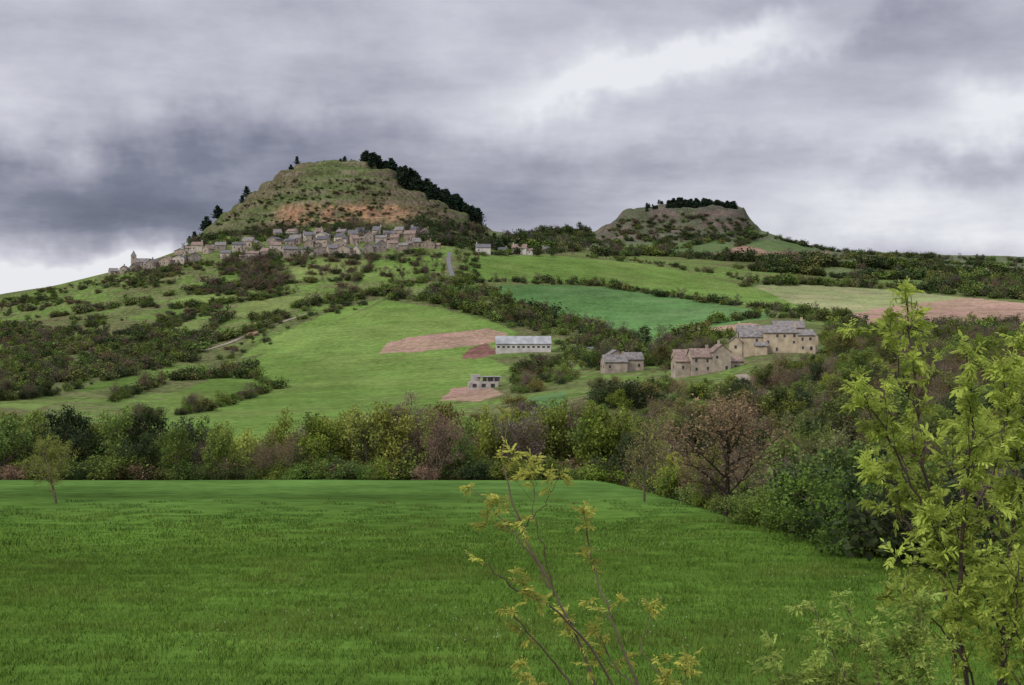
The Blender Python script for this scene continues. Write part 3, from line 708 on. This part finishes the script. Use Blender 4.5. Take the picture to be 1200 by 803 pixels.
def row(p0,p1,off,jit,wr,hr,gap):
    p=p0
    while p<p1:
        wpx=R.uniform(*wr);al='x' if R.uniform()<.65 else 'y'
        if not(264<p<286 and off<6) and R.uniform()<.9:
            house('village_stone_house',p+wpx/2,basel(p)-off+R.uniform(-jit,jit),wpx*.92,R.uniform(*hr),R.uniform(2.6,4.8),R.uniform(6.5,9.5),stone[R.integers(4)],roofs[R.choice([0,1,1,2,0,3,2])],R.uniform(-.5,.5),al,lean=R.uniform()<.4,chim=R.uniform()<.7)
        p+=wpx*R.uniform(*gap)
row(172,498,-1,2.5,(10,19),(5,8.5),(.92,1.25))
row(205,496,7,3,(9,17),(5,8),(1.0,1.5))
row(285,492,14,3,(9,16),(4.5,7.5),(1.0,1.7))
row(320,492,21,2,(8,13),(4,6),(1.6,2.8))
row(128,200,0,1.5,(8,12),(3,5.5),(1.2,2.0))
g=ground(159,314,900);b=newb()
wing(b,6,0,11,7,4.8,3,0,'x',seed=3,win=False)
for i in range(3):
    c=MB();box(c,(3+i*3,-3.52,2.6),(.7,.1,1.9));b['win'].add(c.V[0],c.F[0][0],0)
box(b['wall'],(-1.6,0,3),(3.8,3.8,14))
box(b['trim'],(-1.6,0,10.1),(4.2,4.2,.25))
for sx,sy,dx,dy in ((0,-1.92,.9,.1),(1.92,0,.1,.9),(-1.92,0,.1,.9)):
    c=MB();box(c,(-1.6+sx,sy,8.4),(dx,dy,1.7));b['win'].add(c.V[0],c.F[0][0],0)
b['roof'].add([(-3.6,-2,10.24),(.4,-2,10.24),(.4,2,10.24),(-3.6,2,10.24),(-1.6,0,14.5)],[(0,1,4),(1,2,4),(2,3,4),(3,0,4)],0)
finish('village_church',b,g-np.array([0,0,.3]),stone[0],roofs[1],rotz=.1)
house('ridge_house',566,297,17,7,4,8,whitewall,roofs[0],.1,dmin=1050)
house('ridge_house',609,298,17,7.5,4.5,8,whitewall,roofs[2],-.1,dmin=1050,lean=True)
house('ridge_house',589,297,11,4.5,3,7,stone[0],roofs[3],.2,dmin=1050)
house('ridge_house',640,297,9,5,3,6,stone[0],roofs[0],.2,dmin=1050)
# farm complex: several joined stone volumes
g=ground(905,413,500);b=newb()
wing(b,3.0,0,13,9,7.6,2.6,0,'x',seed=11,door=True,chim=True,hip=.3,storeys=3,wstep=2.7)
wing(b,12.6,-1.2,6.5,8,6.6,2.0,0,'x',seed=13,storeys=2,hip=.3)
wing(b,-8,3,9,9,6.0,2.8,0,'x',seed=12,chim=True)
wing(b,-14,1.5,5,7,4.0,2.0,0,'y',seed=19)
wing(b,-6,12,14,8,7.9,2.6,0,'x',seed=14,chim=True)
wing(b,7,13,12,8,9.6,2.6,0,'x',seed=15,chim=True)
wing(b,15,11,6,9,6.4,2.2,0,'y',seed=17)
wing(b,-4.6,-6,4.5,4,2.6,1.2,0,'x',seed=16,win=False)
finish('stone_farmhouse',b,g,farmwall,roofs[1],rotz=-.12)
g=ground(830,437,450);b=newb()
wing(b,4,0,6.5,7,7.6,2.6,0,'y',seed=21,door=True,chim=True)
wing(b,-3,1,7.5,7,5.8,2.8,0,'x',seed=22,chim=True)
wing(b,-9.5,2.5,5.4,6,4.2,1.8,0,'x',seed=23)
wing(b,10.2,2.5,5.8,5.5,4.2,1.6,0,'x',seed=24)
wing(b,-6,9,9,6,6.2,2.0,0,'x',seed=25)
finish('stone_hamlet_house',b,g,stone[0],roofs[2],rotz=.15)
g=ground(729,436,480);b=newb()
wing(b,-3.4,0,9.5,6.5,4.2,2.6,0,'x',seed=31,chim=True)
wing(b,5.2,3,7.6,6.5,5.2,2.6,0,'x',seed=32)
wing(b,-1,8,6.5,6,6.6,2.2,0,'y',seed=33)
finish('grey_roofed_cottage',b,g,stone[0],roofs[1],rotz=.2)
g=ground(613,412,600);m=g[1]/F;b=newb()
wing(b,0,0,64*m,11,3.9,3.6,0,'x',seed=41,win=False)
for i in range(11):
    xx=-64*m/2+(i+.5)*64*m/11
    c=MB();box(c,(xx,-5.5,2.3),(1.3,.12,.9));b['win'].add(c.V[0],c.F[0][0],0)
c=MB();box(c,(64*m/2,0,1.8),(.14,3.4,3.6));b['door'].add(c.V[0],c.F[0][0],0)
finish('long_livestock_barn',b,g,whitewall,fibro,rotz=.03)
g=ground(566,455,520);b=newb();c=b['wall']
box(c,(0,0,.8),(11.5,7,3.4));box(c,(1.2,.5,2.65),(12.1,7.6,.26))
for xx in (-4.0,-1.3,1.4,4.1,6.6):box(c,(xx,-2.9,3.65),(.3,.3,1.7))
box(c,(3.5,2,3.65),(6.5,4,1.7));box(c,(-2.8,2.5,4.1),(3.6,3,2.6))
box(b['roof'],(2.4,.5,4.62),(9.6,7.6,.2))
for xx in (-3.6,0,3.6):
    q=MB();box(q,(xx,-3.5,1.2),(1.6,.14,1.4));b['win'].add(q.V[0],q.F[0][0],0)
finish('unfinished_concrete_house',b,g,concrete,fibro,rotz=.1)
# ------------------------------------------------------------------ roads
road=simple_mat('worn_asphalt',(.12,.118,.115),.9,.2,.4);dirt=simple_mat('pale_dirt_track',(.22,.19,.14),.95,.3,.4)
def ribbon(name,line,width,mat,dmin=330):
    pts=[]
    for (x1,y1),(x2,y2) in zip(line[:-1],line[1:]):
        n=max(2,int(math.hypot(x2-x1,y2-y1)/2))
        for i in range(n):pts.append((x1+(x2-x1)*i/n,y1+(y2-y1)*i/n))
    pts.append(line[-1])
    G=ground_many(pts,dmin)[:,:2]
    for _ in range(4):G[1:-1]=(G[:-2]+G[1:-1]*2+G[2:])/4
    G=np.column_stack([np.interp(np.linspace(0,1,len(G)*4),np.linspace(0,1,len(G)),G[:,i]) for i in (0,1)])
    T=np.gradient(G,axis=0);T/=np.linalg.norm(T,axis=1)[:,None]+1e-9;Nn=np.column_stack([-T[:,1],T[:,0]])
    cols=[]
    for o in (-.5,-.17,.17,.5):
        q=G+Nn*width*o;cols.append(np.column_stack([q,height(q[:,0],q[:,1])+.3]))
    V=np.stack(cols,1).reshape(-1,3);n=len(G);Fa=[]
    for i in range(n-1):
        for j in range(3):Fa.append((i*4+j,i*4+j+1,i*4+j+5,i*4+j+4))
    m_=MB();m_.add(V,Fa);obj(name,m_.build(name,[mat]))
ribbon('country_road',[(528,296),(525,303),(527,312),(530,324)],3.4,road,950)
ribbon('country_road',[(690,407),(705,411),(722,414),(745,418),(790,420)],4.5,road,500)
ribbon('dirt_track',[(238,412),(270,402),(300,388),(330,378),(360,368)],3,dirt,500)
ribbon('dirt_track',[(296,394),(298,384),(304,378)],6,simple_mat('orange_earth',(.33,.21,.12),.95,.3,.4),500)
ribbon('dirt_track',[(868,440),(880,452),(888,462)],4,dirt,400)
# ------------------------------------------------------------------ near shrubs with pinnate leaves
def pinnate(mb,rng,base,dr,L_,mat,shade,pairs=4):
    dr=nrm(dr);side=nrm(np.cross(dr,[0,0,1.])+rng.normal(0,.35,3));up=np.cross(side,dr)
    pts=[base];d=dr;droop=rng.uniform(-.05,.35)
    for i in range(pairs+1):
        d=nrm(d+np.array([0,0,-droop]));pts.append(pts[-1]+d*L_/(pairs+1))
    tube(mb,[pts[0],pts[2],pts[-1]],[.0014,.001,.0007],3,1,shade)
    ll=L_*rng.uniform(.42,.55)
    for i in range(1,pairs+2):
        q=pts[i];dd=nrm(pts[i]-pts[i-1])
        dirs=[nrm(dd*.75+side*s*.8+np.array([0,0,-.15])+rng.normal(0,.18,3)) for s in(-1,1)] if i<=pairs else [dd]
        for e in dirs:
            l=ll*(.75+.35*math.sin(math.pi*i/(pairs+1)))*rng.uniform(.75,1.15);wn=nrm(np.cross(e,up)+rng.normal(0,.3,3))*l*.19
            fold=np.cross(e,nrm(wn))*l*.05
            a_,b_,c_,d_=q,q+e*l*.35,q+e*l*.7-np.array([0,0,l*.06]),q+e*l-np.array([0,0,l*.16])
            V=[a_,b_+wn+fold,b_,b_-wn+fold,c_+wn*.8+fold,c_,c_-wn*.8+fold,d_]
            s2=shade*rng.uniform(.85,1.15)
            mb.add(V,np.array([(0,1,2),(0,2,3),(4,7,5),(5,7,6)]),mat,s2)
            mb.add(V,np.array([(1,4,5,2),(2,5,6,3)]),mat,s2)
def tuft(mb,rng,p,dr,L_,n,mat,sp=.9):
    s=rng.uniform(.7,1.3)
    for i in range(n):
        v=nrm(dr+rng.normal(0,sp,3)*np.array([1,1,.7])+np.array([0,0,.3]))
        pinnate(mb,rng,p,v,L_*rng.uniform(.5,1.2),mat,s*rng.uniform(.8,1.2),int(rng.integers(3,5)))
def smooth_line(pts,n):
    pts=np.array(pts);t=np.linspace(0,1,len(pts));tt=np.linspace(0,1,n)
    q=np.column_stack([np.interp(tt,t,pts[:,i]) for i in range(3)])
    for _ in range(3):q[1:-1]=(q[:-2]+2*q[1:-1]+q[2:])/4
    return q
def shrub(name,stems,d0,mats,leafL,rbase,twig,seed,leafn,twl,skip=.0):
    rng=np.random.default_rng(seed);mb=MB()
    for si,st in enumerate(stems):
        line,dd=st[0],st[1];tw=st[2] if len(st)>2 else twig
        pts=[P(a,b_,d0+dd[0]+(dd[1]-dd[0])*i/(len(line)-1)) for i,(a,b_) in enumerate(line)]
        n=18;q=smooth_line(pts,n)+rng.normal(0,.007,(n,3))*d0/8
        rb=rbase*(st[3] if len(st)>3 else 1)
        tube(mb,q,np.linspace(rb,rb*.28,n),6,0)
        tuft(mb,rng,q[-1],nrm(q[-1]-q[-3]),leafL,leafn+1,1)
        for i in range(tw):
            t=rng.uniform(.2,1);k=min(int(t*(n-1)),n-2);b0=q[k];ax=nrm(q[k+1]-q[k])
            v=nrm(ax*.8+rng.normal(0,.75,3)*np.array([1,.9,.35])+np.array([0,0,.25]));l=twl*rng.uniform(.3,1.1)*(1.2-.6*t)
            seg=[b0];
            for j in range(4):v=nrm(v+rng.normal(0,.15,3)+np.array([0,0,.1]));seg.append(seg[-1]+v*l/4)
            tube(mb,seg,np.linspace(rb*.3,rb*.12,5),4,0)
            tuft(mb,rng,seg[-1],v,leafL,leafn,1)
            for j in (1,2,3):
                if rng.uniform()>skip:tuft(mb,rng,seg[j],nrm(v+rng.normal(0,.6,3)),leafL*.85,max(1,leafn-1),1)
    for st in stems:
        if st[0][0][1]>=820:
            a,b_=st[0][0];p0=P(a,b_,d0+st[1][0]);gz_=height([p0[0]],[p0[1]])[0]
            if gz_<p0[2]:
                rb=rbase*(st[3] if len(st)>3 else 1);tube(mb,[(p0[0]+.05,p0[1],gz_-.1),p0],[rb*1.3,rb],6,0)
    return obj(name,mb.build(name,mats,smooth=True))
twigM=simple_mat('young_ash_bark',(.12,.085,.06),.8,.3,12);twigP=simple_mat('reddish_twig_bark',(.085,.055,.047),.8,.3,12)
lf1=foliage_mat('ash_leaf_spring',(.36,.43,.085),.5,.2);lf2=foliage_mat('shoot_leaf_spring',(.42,.42,.09),.5,.25)
shrub('ash_sapling',[
 ([(1128,850),(1112,740),(1102,640),(1086,560),(1076,480),(1069,410),(1062,345)],(0,.6),16),
 ([(1138,850),(1122,720),(1126,620),(1136,540),(1142,480),(1132,410)],(0,-.5),22),
 ([(1182,850),(1172,740),(1186,640),(1192,540),(1202,450),(1208,400)],(.3,.9),30),
 ([(1160,850),(1192,700),(1218,620),(1238,540),(1250,480)],(.2,0),26),
 ([(1210,850),(1230,700),(1262,600),(1270,500)],(.2,0),18),
 ([(1110,700),(1082,640),(1050,600),(1028,555)],(.1,.4),12,.6),
 ([(1102,640),(1064,560),(1038,500),(1010,462)],(.1,-.3),12,.6),
 ([(1076,480),(1055,440),(1046,400),(1042,375)],(.5,.5),6,.4),
 ([(1126,620),(1166,560),(1182,480),(1176,430)],(.1,.5),20,.6),
 ([(1150,850),(1138,780),(1090,720),(1050,690)],(-.2,-.5),12,.6),
 ([(1172,740),(1150,690),(1110,650),(1090,610)],(.3,-.2),12,.5),
 ([(1182,640),(1160,600),(1155,540),(1164,500)],(.5,.9),14,.5),
 ([(1190,850),(1178,790),(1150,740),(1135,700)],(.4,.6),14,.5),
 ([(1200,850),(1205,780),(1188,720),(1195,660)],(-.3,-.4),16,.6),
],9.0,[twigP,lf1],.105,.017,12,61,5,.42,.12)
shrub('ash_shoots',[
 ([(712,850),(690,770),(645,690),(610,620),(592,560),(586,525),(597,490)],(0,.3),5,1),
 ([(740,850),(700,765),(650,712),(600,690),(566,655)],(0,-.3),3,.9),
 ([(765,850),(728,750),(703,690),(688,640),(687,606)],(0,.2),5,.9),
 ([(700,850),(660,790),(625,745),(594,712)],(0,-.2),3,.8),
 ([(645,690),(610,630),(580,600),(552,572)],(.1,.3),3,.6),
 ([(650,700),(636,640),(622,600),(628,560)],(.1,0),3,.5),
 ([(800,850),(780,800),(748,760),(765,718)],(0,.2),4,.7),
 ([(805,850),(800,810),(806,776)],(0,.1),2,.6),
 ([(780,850),(740,800),(712,770),(700,735)],(0,.1),4,.7),
 ([(640,850),(628,820),(616,797)],(0,.1),2,.6),
 ([(612,620),(640,590),(655,560)],(.15,0),1,.4),
],5.5,[twigM,lf2],.058,.0068,4,62,4,.15,.5)
weed=foliage_mat('bank_weed_leaf',(.25,.32,.075),.45,.3)
shrub('bank_bramble',[
 ([(1010,850),(990,790),(962,745),(952,708)],(0,.2),6,1),
 ([(1030,850),(1030,780),(1005,740),(985,700)],(0,.2),5,1),
 ([(1060,850),(1050,800),(1020,765),(1000,750)],(0,.2),12,1),
 ([(930,850),(925,810),(905,775)],(0,.2),8,.8),
 ([(1080,850),(1075,800),(1060,760)],(0,.2),16,.8),
 ([(980,850),(970,810),(945,790)],(0,.2),14,.8),
 ([(1100,850),(1090,790),(1075,740),(1082,700)],(0,.3),16,.8),
 ([(1010,850),(1005,820),(990,800)],(0,.2),14,.8),
],7.0,[twigP,weed],.07,.006,8,63,4,.2,.3)
# ------------------------------------------------------------------ world: cloudy sky
SUN_EL,SUN_AZ=math.radians(42),math.radians(228)
w=bpy.data.worlds.new('World');scene.world=w;w.use_nodes=True;nt=w.node_tree;nt.nodes.clear()
try:
    w.cycles.sampling_method='MANUAL';w.cycles.sample_map_resolution=512
except Exception as ex:print(ex)
out=N(nt,'ShaderNodeOutputWorld');bg=N(nt,'ShaderNodeBackground',i_Strength=.1)
sky=N(nt,'ShaderNodeTexSky');sky.sky_type='NISHITA';sky.sun_disc=False;sky.sun_elevation=SUN_EL;sky.sun_rotation=SUN_AZ
tc=N(nt,'ShaderNodeTexCoord');sp=N(nt,'ShaderNodeSeparateXYZ');nt.links.new(tc.outputs['Generated'],sp.inputs[0])
X,Y,Z=sp.outputs
zz=math_(nt,'MAXIMUM',Z,0.0);den=math_(nt,'ADD',zz,.15)
cx=math_(nt,'DIVIDE',X,den);cy=math_(nt,'DIVIDE',Y,den)
cb=N(nt,'ShaderNodeCombineXYZ');nt.links.new(cx,cb.inputs[0]);nt.links.new(cy,cb.inputs[1])
def noise(vec,scale,detail=6.,rough=.55,dist=0.,off=0.):
    mpn=N(nt,'ShaderNodeMapping');mpn.inputs['Location'].default_value=(off,off*1.7,off*.3);nt.links.new(vec,mpn.inputs['Vector'])
    n=N(nt,'ShaderNodeTexNoise',i_Scale=scale,i_Detail=detail,i_Roughness=rough,i_Distortion=dist);nt.links.new(mpn.outputs[0],n.inputs['Vector']);return n.outputs['Fac']
n1=noise(cb.outputs[0],.85,5.,.55,0.,3.1);n2=noise(cb.outputs[0],2.6,5.,.62,0.,7.7)
ay=math_(nt,'MAXIMUM',Y,.05)
w1=noise(tc.outputs['Generated'],8.,4.,.6,0,1.3);w2=noise(tc.outputs['Generated'],13.,4.,.6,0,5.3)
A=math_(nt,'ADD',math_(nt,'DIVIDE',X,ay),math_(nt,'MULTIPLY',math_(nt,'SUBTRACT',w1,.5),.16))
Ee=math_(nt,'ADD',math_(nt,'DIVIDE',Z,ay),math_(nt,'MULTIPLY',math_(nt,'SUBTRACT',w2,.5),.085))
def blob(px_,py_,sx,sy,amp,slope=0.):
    a0=(px_-CX)/F;e0=(CY-py_)/F
    da=math_(nt,'SUBTRACT',A,a0);de=math_(nt,'SUBTRACT',Ee,e0)
    if slope:de=math_(nt,'SUBTRACT',de,math_(nt,'MULTIPLY',da,slope))
    d1=math_(nt,'MULTIPLY',da,F/sx);d2=math_(nt,'MULTIPLY',de,F/sy)
    q=math_(nt,'ADD',math_(nt,'MULTIPLY',d1,d1),math_(nt,'MULTIPLY',d2,d2))
    return math_(nt,'MULTIPLY',math_(nt,'EXPONENT',math_(nt,'MULTIPLY',q,-1.)),amp)
acc=math_(nt,'MULTIPLY_ADD',n1,.7,.27)
acc=math_(nt,'ADD',acc,math_(nt,'MULTIPLY',math_(nt,'SUBTRACT',n2,.5),.42))
acc=math_(nt,'ADD',acc,math_(nt,'MULTIPLY',math_(nt,'SUBTRACT',w2,.5),.22))
for args in ((110,225,260,58,-.44),(330,165,160,40,-.14),(60,318,190,24,.68,.16),(715,88,130,36,.42,.2),(870,42,120,22,.30,.25),(1190,130,120,36,.40,.2),(1080,250,200,48,.34),(640,225,130,40,-.12),(1000,30,150,36,-.12),(900,150,150,34,.16),(1130,190,120,16,-.1,.1)):
    acc=math_(nt,'ADD',acc,blob(*args))
cr=N(nt,'ShaderNodeValToRGB');nt.links.new(acc,cr.inputs[0]);e=cr.color_ramp.elements
e[0].position=.08;e[0].color=(.105,.115,.17,1);e[1].position=1.05 if False else 1.0;e[1].color=(.84,.85,.89,1)
for p_,c_ in ((.3,(.20,.21,.285)),(.5,(.37,.37,.45)),(.72,(.59,.59,.67))):
    q=e.new(p_);q.color=(*c_,1)
hz=math_(nt,'MULTIPLY_ADD',math_(nt,'MAXIMUM',math_(nt,'SUBTRACT',Z,.28),0.),40.,10.)
cl=mul_col(nt,cr.outputs[0],hz)
mx=N(nt,'ShaderNodeMix',data_type='RGBA');mx.inputs[0].default_value=.93
nt.links.new(sky.outputs[0],mx.inputs[6]);nt.links.new(cl,mx.inputs[7])
nt.links.new(mx.outputs[2],bg.inputs[0]);nt.links.new(bg.outputs[0],out.inputs[0])
sl=bpy.data.lights.new('sun','SUN');sl.energy=1.9;sl.angle=math.radians(8);sl.color=(1,.93,.82)
so=bpy.data.objects.new('sun',sl);scene.collection.objects.link(so)
from mathutils import Vector
dv=Vector((math.sin(SUN_AZ)*math.cos(SUN_EL),math.cos(SUN_AZ)*math.cos(SUN_EL),math.sin(SUN_EL)))
so.rotation_euler=dv.to_track_quat('Z','Y').to_euler()
cam=bpy.data.cameras.new('camera');cam.sensor_width=36;cam.lens=36*F/1200;cam.clip_start=.1;cam.clip_end=30000
co=bpy.data.objects.new('camera',cam);scene.collection.objects.link(co);co.rotation_euler=(math.pi/2,0,0);scene.camera=co
